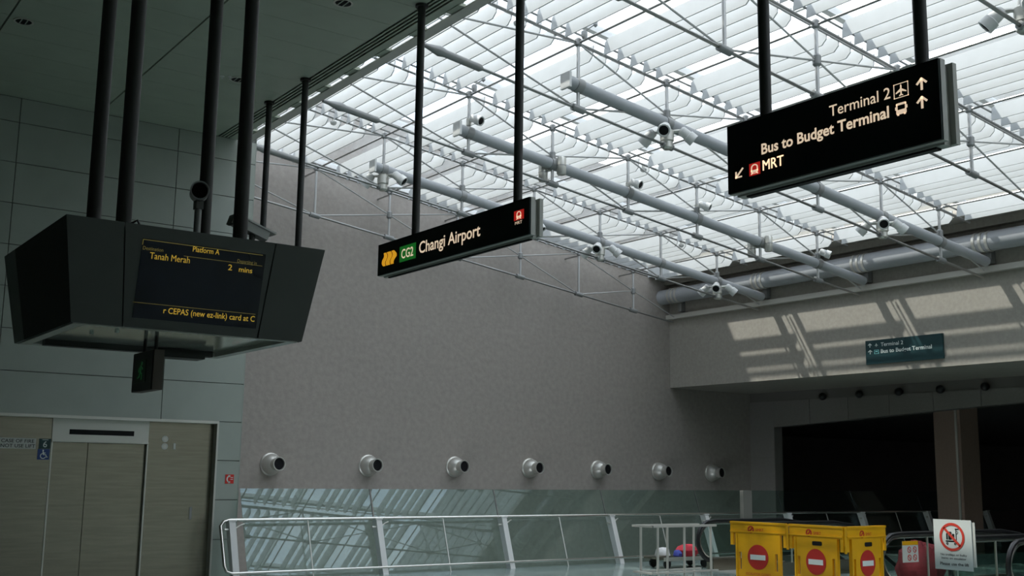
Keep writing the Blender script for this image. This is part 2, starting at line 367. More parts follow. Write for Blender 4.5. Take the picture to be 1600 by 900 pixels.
# struts between trusses (along Y)
xst = PX
ORDP = ['first', 'second', 'third', 'fourth', 'fifth', 'sixth']
TIE = ['slim tie rod from wall truss to first tubed truss, at %s post from gutter',
       'slim tie rod linking first and second tubed trusses at %s post from gutter',
       'slim tie rod linking second and third tubed trusses at %s post from gutter',
       'slim tie rod from third tubed truss to a tubeless one, %s post from gutter',
       'slim tie rod linking the first two tubeless trusses at %s post from gutter',
       'slim tie rod linking second and third tubeless trusses at %s post from gutter']
for j in range(6):
    for k, x in enumerate(xst):
        solo('tie_rod', MB().cyl((x, TY[j]-.05, zT(x)), (x, TY[j+1]+.05, zT(x)), .02, 8), RODM,
             TIE[j] % ORDP[k], 'rod', (x, TY[j], zT(x)), True, 'tie rods between the roof trusses')
# louvre banks
def blade_mesh(L):
    h, c = .25, .075
    R = MB()
    prof = [(-L/2+c, 0), (L/2, 0), (L/2, h-.05), (L/2-.06, h), (-L/2, h), (-L/2, c)]
    return MB().prism([(0.03*z/h, y_, z) for y_, z in prof], (.02, 0, 0)).mesh('louvre', BLADE)
BL = blade_mesh(2.967-.28)
bx = [9.68-.265*i for i in range(9)][::-1]
for x in PX[:5]: bx += [x+.38+.265*i for i in range(5)]
bx += [PX[5]+.38+.265*i for i in range(2)]
BANK = ['bank of white louvre blades beside the stone wall', 'bank of white louvre blades between the first and second tubed trusses',
        'bank of white louvre blades between the second and third tubed trusses', 'bank of white louvre blades just beyond the last tubed truss',
        'bank of white louvre blades straight above the Terminal 2 hanging sign', 'bank of white louvre blades beyond the tubeless truss with spotlights', 'third bank of white louvre blades beyond the first tubeless truss',
        'second to last bank of white louvre blades away from the stone wall', 'outermost bank of white louvre blades away from the stone wall']
for j in range(9):
    yc = (TY[j]+TY[j+1])/2
    t = thing('louvre_bank', BANK[j], 'louvres', (7.4, yc, 7.9), 'louvre banks under the skylight glass')
    for x in bx: link('louvre', BL, t, (x-7.4, 0, zT(x)-.09-7.9))
# skylight glass panes above the louvres
sk = thing('skylight', 'sloping glass skylight above the white louvre blades', 'skylight', (7.3, TY[0], 9.0))
xp = [7.2]+PX+[20.3]
yp = [YW-.06]+TY[1:]
for j in range(9):
    for a, b in zip(xp, xp[1:]):
        y0, y1 = yp[j+1]+.02, yp[j]-.02
        part('pane', MB().hexa([(a+.02, y0, zT(a)+.36), (b-.02, y0, zT(b)+.36), (b-.02, y1, zT(b)+.36), (a+.02, y1, zT(a)+.36),
             (a+.02, y0, zT(a)+.375), (b-.02, y0, zT(b)+.375), (b-.02, y1, zT(b)+.375), (a+.02, y1, zT(a)+.375)]), GLASSR, sk)
for j in range(10):
    a, b, yy = 7.2, 20.3, yp[j]
    part('glazing_bar', MB().hexa([(a, yy-.05, zT(a)+.28), (b, yy-.05, zT(b)+.28), (b, yy+.05, zT(b)+.28), (a, yy+.05, zT(a)+.28), (a, yy-.05, zT(a)+.4), (b, yy-.05, zT(b)+.4), (b, yy+.05, zT(b)+.4), (a, yy+.05, zT(a)+.4)]), WHITEM, sk)
for x in PX:
    part('glazing_bar', MB().box(x-.025, x+.025, yp[-1], yp[0], zT(x)+.3, zT(x)+.4), WHITEM, sk)
# gutter pipe along the far bulkhead
gp = thing('gutter_pipe', 'fat grey pipe running along the far bulkhead under the louvres', 'pipe', (20.62, 10, 6.5))
part('pipe', MB().cyl((20.62, -6.9, 6.52), (20.62, YW, 6.52), .2, 20), TUBEM, gp, True)
for j in range(7):
    for d in (-.14, 0, .14): part('pipe_collar', MB().cyl((20.62, TY[j]+d-.03, 6.52), (20.62, TY[j]+d+.03, 6.52), .215, 20), STEELL, gp, True)
    part('pipe_bracket', MB().box(20.75, XF, TY[j]-.06, TY[j]+.06, 6.1, 6.5), GREYM, gp)

# ------------------------------------------------------------------ lights and boxes on the trusses
def head(mb_base, d, r=.092, L=.28):
    d = Vector(d).normalized()
    return MB().lathe(Vector(mb_base)-d*L*.4, d, [(0, r*.55), (L*.1, r*.85), (L*.55, r*.9), (L*.58, r*1.08), (L, r*1.1), (L, r*.86), (L*.9, r*.84)], 14, True)
PROTO = {}
def cluster(j, k, label, dirs):
    x = PX[k]; t = thing('spotlight_cluster', label, 'spotlights', (x, TY[j], zB(x)-.05), 'spotlight clusters on the roof trusses')
    c = Vector((x, TY[j], zB(x)+.18))
    part('hub', MB().lathe(c-Vector((0, 0, .24)), (0, 0, 1), [(0, .06), (.03, .09), (.12, .09), (.14, .11), (.3, .11), (.34, .06), (.44, .05)], 14), STEELL, t, True)
    for d in dirs:
        dv = Vector(d); hz = Vector((dv.x, dv.y, 0)).normalized(); p = c+hz*.30+Vector((0, 0, .02))
        part('bracket_arm', MB().cyl(c+Vector((0, 0, .05)), p+Vector((0, 0, .06)), .028, 8), STEELL, t, True)
        h = part('spotlight_head', head(p, dv), WHITEM, t, True)
        dn = dv.normalized(); part('lens', MB().cyl(p+dn*.14, p+dn*.157, .077, 14), LENS, h)
D3 = [(-.6, -.5, -.45), (-.35, .75, -.75), (.75, -.5, -.75)]
cluster(3, 1, 'three-headed spotlight cluster on the second post of the third tubed truss', D3)
cluster(3, 4, 'three-headed spotlight cluster near the gutter end of the third tubed truss', D3)
cluster(1, 0, 'two-headed spotlight cluster at the tube end of the truss nearest the wall truss', [(-.35, .5, -.75), (.6, -.7, -.75)])
cluster(1, 3, 'three-headed spotlight cluster midway along the truss nearest the wall truss', D3)
cluster(1, 5, 'three-headed spotlight cluster at the pipe end of the truss nearest the wall truss', D3)
cluster(5, 1, 'spotlight cluster on a tubeless truss beyond the Terminal 2 hanging sign', D3)
def single(j, k, dz, d, label):
    x = PX[k]; c = Vector((x, TY[j], zB(x)+dz)); t = thing('spotlight', label, 'spotlight', tuple(c), 'single spotlights on the roof truss posts')
    dv = Vector(d).normalized(); p = c+Vector((.02, -.16, .02))
    part('clamp', MB().cyl(c-Vector((0, 0, .06)), c+Vector((0, 0, .06)), .045, 10), STEELL, t, True)
    part('arm', MB().cyl(c, p, .022, 8), STEELL, t, True)
    h = part('spotlight_head', head(p, dv, .08, .24), WHITEM, t, True); part('lens', MB().cyl(p+dv*.12, p+dv*.135, .062, 14), LENS, h)
single(2, 0, .55, (.3, -.8, -.4), 'single white spotlight above the tube end of the middle tubed truss')
single(2, 2, .50, (.3, -.8, -.4), 'single white spotlight on the third post of the middle tubed truss')
single(2, 3, .58, (.5, -.7, -.4), 'single white spotlight on the fourth post of the middle tubed truss')
single(2, 5, .56, (.5, -.7, -.4), 'single white spotlight at the pipe end of the middle tubed truss')
single(1, 2, .22, (.2, -.5, -.8), 'single white spotlight just behind the Changi Airport sign end')
def boxes(j, k, label):
    x = PX[k]; t = thing('loudspeaker_pair', label, 'speakers', (x, TY[j], zB(x)), 'loudspeaker pairs on the truss posts')
    for s, dz in ((-1, 0), (1, .1)):
        cx = x+s*.10; cy = TY[j]-s*.14; z = zB(x)+.05+dz
        b = part('speaker_cabinet', MB().lathe((cx, cy, z), (0, 0, 1), [(0, .07), (.02, .085), (.3, .085), (.33, .07)], 12), STEELL, t, True)
        part('speaker_band', MB().lathe((cx, cy, z+.16), (0, 0, 1), [(0, .088), (.015, .088)], 12), GREYM, b)
        part('bracket_arm', MB().cyl((x, TY[j], z+.2), (cx, cy, z+.2), .018, 6), STEELL, t)
boxes(2, 1, 'pair of grey loudspeaker cylinders on the second post of the middle tubed truss')
boxes(2, 4, 'pair of grey loudspeaker cylinders on the fifth post of the middle tubed truss')
def dome(x, j, label):
    z = zT(x)-.02; c = (x, TY[j]+.13, z); t = thing('dome_fixture', label, 'fixture', c, 'small dome fixtures under the purlins')
    part('dome', MB().lathe((x, TY[j]+.13, z-.07), (0, 0, 1), [(0, .01), (.02, .05), (.05, .065), (.07, .065)], 12), WHITEM, t, True)
    part('mount', MB().cyl((x, TY[j]+.13, z-.01), (x, TY[j]+.13, z+.09), .03, 8), STEELL, t)
dome(9.018, 1, 'small white dome fixture near the gutter, on the truss nearest the wall truss')
dome(9.018, 3, 'small white dome fixture near the gutter, on the third tubed truss')
dome(14.183, 2, 'small white dome fixture midway along the middle tubed truss')
dome(18.068, 1, 'small white dome fixture near the pipe end of the truss nearest the wall truss')
def vane(j, label):
    x = PX[0]+.02; c = Vector((x, TY[j]-.12, zT(x)+.05)); t = thing('sensor', label, 'sensor', tuple(c), 'little sensors on top nodes')
    part('body', MB().lathe(c-Vector((0, 0, .02)), (0, 0, 1), [(0, .03), (.05, .05), (.12, .05), (.14, .02)], 10), GREYM, t, True)
    part('arm', MB().cyl(c+Vector((0, 0, .1)), c+Vector((.05, -.2, .17)), .01, 6), GREYM, t)
    part('cup', MB().lathe(c+Vector((.05, -.2, .12)), (0, 0, 1), [(0, .01), (.03, .035), (.08, .035), (.1, .01)], 10), GREYM, t, True)
vane(2, 'little grey sensor with an arm on the middle tubed truss'); vane(3, 'little grey sensor with an arm on the third tubed truss')

# ------------------------------------------------------------------ ceiling fittings
for (x, y_, lb) in ((2.81, 15.0, 'round recessed downlight beside the dark ceiling groove'), (5.90, 15.36, 'round recessed downlight beside two small ceiling sprinklers'), (5.88, 11.92, 'round recessed downlight near the ceiling flange of the station sign pole')):
    t = thing('downlight', lb, 'downlight', (x, y_, ZS), 'recessed downlights in the panelled ceiling')
    part('rim', MB().lathe((x, y_, ZS-.012), (0, 0, 1), [(0, .10), (0, .125), (.014, .125), (.014, .10)], 24, False), STEELL, t, True)
    part('reflector', MB().cyl((x, y_, ZS-.004), (x, y_, ZS+.02), .10, 24), LENS, t)
    for a in (-.035, .035): part('louvre_fin', MB().box(x+a-.006, x+a+.006, y_-.08, y_+.08, ZS-.012, ZS), SOFFB, t)
for x, y_, lb in ((5.66, 15.38, 'tiny white ceiling sprinkler, farther of two from the downlight'), (5.76, 15.33, 'tiny white ceiling sprinkler, closer of two to the downlight')):
    t = thing('sprinkler', lb, 'sprinkler', (x, y_, ZS), 'pair of ceiling sprinklers')
    part('rose', MB().lathe((x, y_, ZS-.01), (0, 0, 1), [(0, .02), (.006, .035), (.012, .035)], 12), WHITEM, t, True)
    part('deflector', MB().lathe((x, y_, ZS-.035), (0, 0, 1), [(0, .014), (.005, .014), (.01, .005), (.026, .005)], 8), WHITEM, t)

# ------------------------------------------------------------------ hanging signs
def pole(parent, x, y_, z0, z1=ZS, r=.048, flange=True, clamps=False):
    p = part('pole', MB().cyl((x, y_, z0), (x, y_, z1), r, 18), POLE, parent, True)
    if flange: part('flange', MB().cyl((x, y_, z1-.03), (x, y_, z1), r*1.7, 18), POLE, p, True)
    if clamps:
        for z in (z0+.02, z0+.07): part('clamp_bolt', MB().cyl((x-r-.03, y_-.02, z), (x+r+.03, y_-.02, z), .014, 8), POLE, p)
    return p
def hang_sign(name, label, y0, y1, z0, z1, poles, tall_back=0, th=.2):
    X = 6.6; t = thing(name, label, 'sign', (X, (y0+y1)/2, z0), 'dark direction signs hung on twin poles')
    part('sign_face', MB().box(X, X+.02, y0, y1, z0, z1), SIGN, t)
    part('sign_frame', MB().box(X+.02, X+.075, y0-.004, y1+.004, z0-.004, z1+.002), SIGNG, t)
    part('sign_body', MB().box(X+.075, X+th-.045, y0+.03, y1-.03, z0-.02, z1-.02), SIGNG, t)
    part('back_board', MB().box(X+th-.045, X+th, y0-.01, y1+.004, z0-.01, z1+tall_back), SIGNG, t)
    part('light_trough', MB().box(X+.085, X+th-.055, y0+.10, y1-.12, z0-.035, z0-.02), DARK, t)
    for py in poles: pole(t, X+.10, py, z1-.05)
    return t, Fr((X, 0, 0), (0, -1, 0), (0, 0, 1))
# Terminal 2 sign
t, fr = hang_sign('direction_sign', 'large black hanging sign to Terminal 2, Budget Terminal bus and MRT', 4.242, 6.203, 4.038, 4.613, (5.87, 4.43), th=.2)
text(fr, 'Terminal 2', -5.163, 4.429, .535, .083, CREAM, t, bold=.004); text(fr, 'Bus to Budget Terminal', -5.835, 4.292, 1.19, .083, CREAM, t, bold=.022)
for q in (0, .005): text(fr, 'MRT', -5.828+q, 4.156, .212, .083, CREAM, t, bold=0)
flat(fr, tr(ic_arrow(), -4.424, 4.420, .098, .088), CREAM, t, 'arrow'); flat(fr, tr(ic_arrow(), -4.427, 4.287, .098, .088), CREAM, t, 'arrow')
flat(fr, tr(ic_arrow_dl(), -6.12, 4.155, .088, .072), CREAM, t, 'arrow')
flat(fr, tr([R_(0,0,1,.035), R_(0,.965,1,1), R_(0,0,.035,1), R_(.965,0,1,1)], -4.600, 4.412, .118, .105), CREAM, t, 'icon_frame'); flat(fr, tr(ic_plane(), -4.588, 4.422, .094, .086), CREAM, t, 'pictogram')
flat(fr, tr(ic_bus(), -4.590, 4.287, .090, .088), CREAM, t, 'pictogram'); flat(fr, [R_(-5.968, 4.14, -5.855, 4.24)], REDB, t, 'icon_tile', .004); flat(fr, tr(ic_train(), -5.965, 4.145, .107, .088), CREAM, t, 'pictogram', .007)
# Changi Airport sign
t, fr = hang_sign('station_sign', 'long black hanging sign reading Changi Airport with a yellow emblem', 8.947, 12.122, 4.172, 4.562, (11.39, 9.29), th=.17)
text(fr, 'Changi Airport', -11.12, 4.302, 1.285, .135, CREAM, t, bold=.012)
flat(fr, [R_(-11.578, 4.262, -11.20, 4.452)], GREEN, t, 'code_tile'); text(fr, 'CG2', -11.53, 4.30, .28, .11, CREAM, t, .007, .01)
flat(fr, [R_(-9.21, 4.352, -9.04, 4.452)], REDB, t, 'icon_tile'); flat(fr, tr(ic_train(), -9.18, 4.355, .115, .09), CREAM, t, 'pictogram', .007); text(fr, 'MRT', -9.19, 4.306, .125, .032, CREAM, t, bold=0)
def wave(dx): # one flowing band of the emblem
    pts = [(.0,.32),(.12,.42),(.26,.20),(.40,.12),(.52,.20)]
    return pts
em = []
n = 10
for a, b, ph in ((.02, .30, 0), (.36, .62, 0), (.68, .98, 0)):
    top = []; bot = []
    for i in range(n+1):
        tt = i/n; yy = 1-tt
        sh = .16*math.sin(2*math.pi*(tt-.05))*(.5)
        x0 = a+sh; x1 = b+sh
        e_ = .26*abs(tt-.5)*2
        if a < .3: x0 = a+sh+e_*.5
        if b > .9: x1 = b+sh-e_*.5
        top.append((x0, yy)); bot.append((x1, yy))
    for i in range(n): em.append([top[i], top[i+1], bot[i+1], bot[i]])
flat(fr, tr(em, -12.02, 4.272, .36, .165), LOGOY, t, 'emblem')
# sign hidden behind the display box
t, fr = hang_sign('platform_sign', 'small dark hanging sign hidden behind the train display box', 14.35, 16.45, 4.172, 4.50, (16.05, 14.73), th=.17)

# ------------------------------------------------------------------ train departure display
def ring8(z, d): return [(1.65+d, 7+d, z), (3.39-d, 7+d, z), (3.39-d, 8.74-d, z), (1.65+d, 8.74-d, z)]
pd = thing('departure_display', 'flared charcoal display box on four poles, showing Tanah Merah in 2 minutes', 'display', (2.52, 7.87, 2.64))
Z1, Z0 = 3.285, 2.64
def face(a, b, thick=.04):   # quad prism between bottom pts a0 a1 and top pts b0 b1
    return a
def sidept(s, tt, z, inset=0):
    d = .1*(Z1-z)/(Z1-Z0)+inset; q = ring8(z, d); a = Vector(q[s]); b = Vector(q[(s+1) % 4]); return a+(b-a)*tt
def skin(s, t0, t1, z0, z1, g=.006, th=.03):
    return MB().hexa([sidept(s, t0, z0), sidept(s, t1, z0), sidept(s, t1, z0, th), sidept(s, t0, z0, th), sidept(s, t0, z1), sidept(s, t1, z1), sidept(s, t1, z1, th), sidept(s, t0, z1, th)])
for s in range(4):
    mm = BOX if s in (0, 1) else BOX
    if s == 0:
        part('wing_panel', skin(s, 0, .2, Z0, Z1), BOX, pd); part('screen_housing', skin(s, .206, .786, Z0, Z1), BOX, pd); part('wing_panel', skin(s, .792, 1, Z0, Z1), BOX, pd)
    elif s == 3:
        part('mesh_panel', skin(s, .2, 1.0, Z0, Z1), BOXD, pd); part('wing_panel', skin(s, 0, .195, Z0, Z1), BOX, pd)
    else:
        part('side_panel', skin(s, 0, 1, Z0, Z1), BOX, pd)
part('top_plate', MB().box(1.68, 3.36, 7.03, 8.71, 3.24, 3.27), BOX, pd)
part('inner_soffit', MB().box(1.79, 3.25, 7.14, 8.60, 2.665, 2.685), HOODIN, pd)
fbm = mat('frame_black', (.02, .022, .02), .4)
for b in ((1.77, 3.27, 7.125, 7.16), (1.77, 3.27, 8.50, 8.615), (1.77, 1.84, 7.16, 8.50), (3.20, 3.27, 7.16, 8.50)):
    part('bottom_rim', MB().box(*b, 2.635, 2.664), STEELL, pd)
part('rim_gap', MB().box(1.86, 1.885, 7.3, 8.4, 2.655, 2.664), fbm, pd)
part('service_rail', MB().box(1.9, 3.14, 8.38, 8.46, 2.62, 2.664), fbm, pd); part('hatch', MB().box(2.66, 3.05, 8.30, 8.48, 2.59, 2.62), fbm, pd)
for q in ((2.05, 7.75), (2.16, 7.55)): part('indicator', MB().cyl((q[0], q[1], 2.65), (q[0], q[1], 2.666), .014, 10), WHITEL, pd)
for x, y_ in ((2.08, 7.3), (2.88, 7.3), (2.07, 8.0), (2.87, 8.0)): pole(pd, x, y_, 3.26, ZS, .05, True, y_ < 7.5)
n0 = sidept(0, .5, Z0); n1 = sidept(0, .5, Z1)
frd = Fr((0, n0.y, Z0), (1, 0, 0), (0, n1.y-n0.y, Z1-Z0))
def dz(z): return (z-Z0)/frd.v.z
flat(frd, [[(2.115, dz(2.70)), (2.945, dz(2.70)), (2.958, dz(3.20)), (2.125, dz(3.20))]], SCREEN, pd, 'screen', .003, .003)
text(frd, 'Platform A', 2.453, dz(3.158), .18, .034, AMBER, pd, .005); text(frd, 'Tanah Merah', 2.181, dz(3.079), .26, .041, AMBER, pd, .005, 0); text(frd, 'Destination', 2.132, dz(3.131), .13, .022, AMBERD, pd, .005, 0)
text(frd, 'Departing in', 2.762, dz(3.124), .136, .022, AMBERD, pd, .005, 0); text(frd, '2', 2.703, dz(3.067), .028, .037, AMBER, pd, .005); text(frd, 'mins', 2.779, dz(3.064), .094, .034, AMBER, pd, .005)
text(frd, 'r CEPAS (new ez-link) card at C', 2.308, dz(2.745), .62, .037, AMBER, pd, .005)
flat(frd, [L_(2.129, dz(3.194), 2.935, dz(3.192), .004), L_(2.129, dz(3.194), 2.127, dz(3.16), .004)], AMBERD, pd, 'screen_line', .005, .002); flat(frd, [L_(2.40, dz(3.122), 2.94, dz(3.120), .003)], AMBERD, pd, 'screen_line', .005, .002); flat(frd, [L_(2.107, dz(2.797), 2.93, dz(2.795), .003)], AMBERD, pd, 'screen_line', .005, .002)
# small exit sign under the display
ex = thing('exit_sign', 'small dark box sign with green running figure hanging under the display', 'sign', (2.47, 7.83, 2.29))
part('case', MB().box(2.435, 2.505, 7.60, 8.05, 2.29, 2.565), mat('exit_case', (.11, .085, .07), .5), ex); part('face_plate', MB().box(2.43, 2.436, 7.61, 8.04, 2.295, 2.56), fbm, ex)
for y_ in (7.68, 7.92): part('hanger_rod', MB().cyl((2.47, y_, 2.56), (2.47, y_, 2.67), .014, 8), POLE, ex)
fre = Fr((2.43, 0, 0), (0, -1, 0), (0, 0, 1)); flat(fre, [R_(-7.98, 2.35, -7.74, 2.51)], mat('exit_dark_green', (.008, .03, .012), .4), ex, 'icon_tile'); flat(fre, tr(ic_man(), -7.92, 2.365, .15, .13), GREENL, ex, 'pictogram', .007)
# cameras on the box
cm = thing('bullet_camera', 'dark-mouthed round camera on a short stalk atop the display box', 'camera', (2.545, 7.22, 3.27))
part('stalk', MB().cyl((2.545, 7.22, 3.27), (2.545, 7.22, 3.50), .024, 12), GREYM, cm, True); part('base', MB().lathe((2.545, 7.22, 3.268), (0, 0, 1), [(0, .045), (.03, .045), (.06, .028)], 12), GREYM, cm, True)
part('bracket', MB().box(2.52, 2.57, 7.19, 7.25, 3.49, 3.55), BOX, cm)
d = Vector((-.30, -.95, -.12)).normalized(); c0 = Vector((2.545, 7.22, 3.61))
part('barrel', MB().lathe(c0-d*.14, d, [(0, .045), (.02, .06), (.26, .064), (.26, .054), (.16, .05)], 20), GREYM, cm, True); part('lens', MB().cyl(c0+d*.0, c0+d*.07, .052, 20), LENS, cm)
wc = thing('housing_camera', 'white boxy camera housing tilted down beside the display pole', 'camera', (3.1, 7.62, 3.27))
d = Vector((.93, .05, -.30)).normalized(); up = Vector((.3, 0, .95)); sd = d.cross(up).normalized(); up = sd.cross(d)
c0 = Vector((3.08, 7.62, 3.50))
def obox(c, d, s, u, L, W, H): return MB().hexa([c+a*L*d+b*W*s+e*H*u for e in (-1, 1) for a, b in ((-1,-1),(1,-1),(1,1),(-1,1))])
part('housing', obox(c0, d, sd, up, .14, .045, .032), WHITEM, wc); part('sun_hood', obox(c0+up*.04+d*.02, d, sd, up, .165, .055, .006), WHITEM, wc); part('rear_cap', obox(c0-d*.15, d, sd, up, .012, .047, .036), BOX, wc)
part('foot', MB().cyl((3.1, 7.62, 3.268), (3.1, 7.62, 3.47), .022, 10), BOX, wc)
cb = thing('junction_box', 'small grey cable box on top of the display by its pole', 'box', (2.16, 7.16, 3.27))
part('body', MB().box(2.13, 2.22, 7.10, 7.20, 3.268, 3.30), GREYM, cb); part('cable', MB().tube([(2.14, 7.12, 3.29), (2.11, 7.10, 3.33), (2.08, 7.12, 3.31), (2.07, 7.2, 3.30)], .008, 6), BLK, cb)

# ------------------------------------------------------------------ lift
YD = YL+.14
lf = thing('lift', 'stainless steel lift front with double doors set in the panelled wall', 'lift', (5.1, YD, 0))
part('side_panel', MB().box(3.2, 4.40, YD, YD+.05, 0, 2.53), STEEL, lf); part('side_panel', MB().box(5.90, 7.0, YD, YD+.05, 0, 2.53), STEEL, lf)
for a, b in ((4.41, 4.965), (4.975, 5.885)): part('door', MB().box(a, b, YD+.06, YD+.10, 0, 2.16), STEEL, lf)
part('back_plate', MB().box(3.2, 7.02, YD+.11, YD+.13, 0, 2.56), GREYM, lf)
for x in (4.395, 5.885): part('jamb', MB().box(x, x+.022, YD-.012, YD+.06, 0, 2.16), STEELL, lf)
hp = part('header_panel', MB().box(4.395, 5.90, YD-.02, YD+.03, 2.165, 2.53), STEELL, lf); part('indicator_slot', MB().box(4.65, 5.66, YD-.024, YD-.018, 2.285, 2.365), LENS, hp); part('header_lip', MB().box(4.395, 5.90, YD-.04, YD-.02, 2.165, 2.19), STEELL, hp)
frl = Fr((0, YD, 0), (1, 0, 0), (0, 0, 1))
for z in (2.255, 2.135): flat(frl, ringp(6.18, z, .036, .052), PLATE, lf, 'call_lantern'); flat(frl, [C_(6.18, z, .034)], STEELL, lf, 'lantern_lens')
part('key_switch', MB().box(6.325, 6.36, YD-.01, YD, 2.09, 2.19), PLATE, lf); part('call_plate', MB().box(6.66, 6.70, YD-.01, YD, .95, 1.15), GREYM, lf)
def plate(name, label, x0, x1, z0, z1, m_, Y=None):
    Y = YD if Y is None else Y
    t = thing(name, label, 'sign', ((x0+x1)/2, Y, z0)); part('plate', MB().box(x0, x1, Y-.008, Y, z0, z1), m_, t); return t, Fr((0, Y-.008, 0), (1, 0, 0), (0, 0, 1))
t, fp = plate('fire_notice', 'pale plate on the lift front warning about fire and lift use', 3.38, 4.17, 2.045, 2.205, PLATE)
text(fp, 'IN CASE OF FIRE', 3.565, 2.137, .575, .050, BLK, t, .002, .01); text(fp, 'DO NOT USE LIFT', 3.515, 2.063, .645, .050, BLK, t, .002, .01)
t, fp = plate('lift_number_plate', 'dark plate with number 6 beside the lift doors', 4.215, 4.385, 2.05, 2.205, TEAL); text(fp, '6', 4.275, 2.075, .06, .09, WHITEL, t, .002, .005); flat(fp, [R_(4.26, 2.185, 4.35, 2.192)], WHITEL, t, 'small_print', .002)
t, fp = plate('access_plate', 'blue plate with white wheelchair symbol below the number 6', 4.205, 4.380, 1.885, 2.047, BLUE); flat(fp, tr(ic_wheel(), 4.225, 1.895, .14), WHITEL, t, 'pictogram', .002)
t, fp = plate('telephone_plate', 'small red plate with white telephone handset on the narrow panel', 7.195, 7.345, 1.54, 1.69, REDS, YL); flat(fp, tr(ic_phone(), 7.20, 1.548, .13), WHITEL, t, 'pictogram', .002); flat(fp, [R_(7.285, 1.635, 7.33, 1.645), R_(7.285, 1.605, 7.33, 1.615)], WHITEL, t, 'small_print', .002)

# ------------------------------------------------------------------ wall air nozzles
NL = ['beside the panelled lift wall', 'second', 'third', 'fourth', 'fifth', 'sixth', 'last']
for i, (x, z) in enumerate(((9.56, 1.897), (11.837, 1.905), (14.079, 1.912), (16.223, 1.912), (18.364, 1.904), (20.43, 1.889), (22.389, 1.87))):
    lab = 'silver ball air nozzle on the stone wall, closest to the panelled lift wall' if i == 0 else ('silver ball air nozzle farthest from the lift, under the bulkhead' if i == 6 else 'silver ball air nozzle, number %s from the lift along the stone wall' % ('one two three four five six seven'.split()[i]))
    t = thing('air_nozzle', lab, 'vent', (x, YW, z), 'row of air nozzles on the stone wall')
    part('flange', MB().lathe((x, YW+.005, z), (0, -1, 0), [(0, .235), (.03, .235), (.05, .21)], 24), STEELL, t, True)
    part('ball', MB().lathe((x, YW-.03, z), (0, -1, 0), [(0, .21), (.05, .215), (.1, .205), (.16, .18), (.2, .15), (.22, .13)], 24), STEELL, t, True)
    bd = Vector((.12, -1, .05)).normalized()
    br = part('barrel', MB().lathe(Vector((x, YW-.2, z)), bd, [(0, .13), (.05, .125), (.17, .135), (.19, .145), (.20, .145), (.20, .122), (.12, .12)], 24), STEELL, t, True)
    part('throat', MB().cyl(Vector((x, YW-.2, z))+bd*.13, Vector((x, YW-.2, z))+bd*.17, .121, 24), LENS, br)

# ------------------------------------------------------------------ glass balustrade
bal = thing('balustrade', 'raked glass balustrade with white posts and steel handrail along the floor edge', 'balustrade', (7.0, 17.65, 0))
def by(z): return 17.62+.36*z
posts = [7.19+2.735*i for i in range(9)]
for i, x in enumerate(posts):
    p = part('post', MB().hexa([(x-.055, by(0)-.09, -.05), (x+.055, by(0)-.09, -.05), (x+.055, by(0)+.05, -.05), (x-.055, by(0)+.05, -.05),
        (x-.055, by(.93)-.09, .93), (x+.055, by(.93)-.09, .93), (x+.055, by(.93)+.07, .93), (x-.055, by(.93)+.07, .93)]), WHITEM, bal)
    part('glass_bracket', MB().tube([(x+.05, by(.8), .80), (x+.16, by(.8)+.02, .86), (x+.26, by(.86)+.07, .88)], .014, 6), STEELL, p)
    part('bolt', MB().cyl((x-.13, by(.78)-.02, .80), (x-.04, by(.78)-.02, .80), .022, 8), STEELL, p)
    part('rail_cap', MB().box(x-.07, x+.07, by(.93)-.10, by(.93)+.08, .93, .955), WHITEM, p)
xe = 7.0
loop = [(30.5, by(.93)-.04, .95), (xe+.16, by(.93)-.04, .95), (xe+.06, by(.92)-.04, .93), (xe, by(.85)-.04, .86), (xe, by(.2)-.06, .24), (xe+.03, by(.13)-.06, .15), (xe+.12, by(.1)-.06, .12), (30.5, by(.1)-.06, .12)]
part('handrail', MB().tube(loop[:5], .028, 10), RAIL, bal, True); part('lower_rail', MB().tube(loop[3:], .024, 10), RAIL, bal, True)
for i in range(8):
    x = posts[i]+1.37; part('thin_baluster', MB().cyl((x, by(.1)-.06, .0), (x, by(.93)-.04, .94), .012, 6), STEELL, bal)
    a, b = posts[i]+.02, posts[i+1]-.0
    a = max(a, 7.45); g0 = .10
    part('glass_pane', MB().hexa([(a, by(-.1)+g0, -.1), (b-.02, by(-.1)+g0, -.1), (b-.02, by(-.1)+g0+.015, -.1), (a, by(-.1)+g0+.015, -.1),
        (a, by(1.46)+g0, 1.46), (b-.02, by(1.46)+g0, 1.46), (b-.02, by(1.46)+g0+.015, 1.46), (a, by(1.46)+g0+.015, 1.46)]), GLASS, bal)
    part('glass_edge', MB().cyl((b-.012, by(-.1)+g0, -.1), (b-.012, by(1.46)+g0, 1.46), .006, 6), mat('glass_edge', (.03, .05, .05), .2), bal)
solo('steel_post', MB().box(18.80, 19.08, 17.40, 17.50, 0, 1.47), mat('steel_post_grey', (.30, .29, .26), .45, .3), 'upright steel end post where the balustrade passes the bulkhead', 'post', (18.94, 17.45, 0))

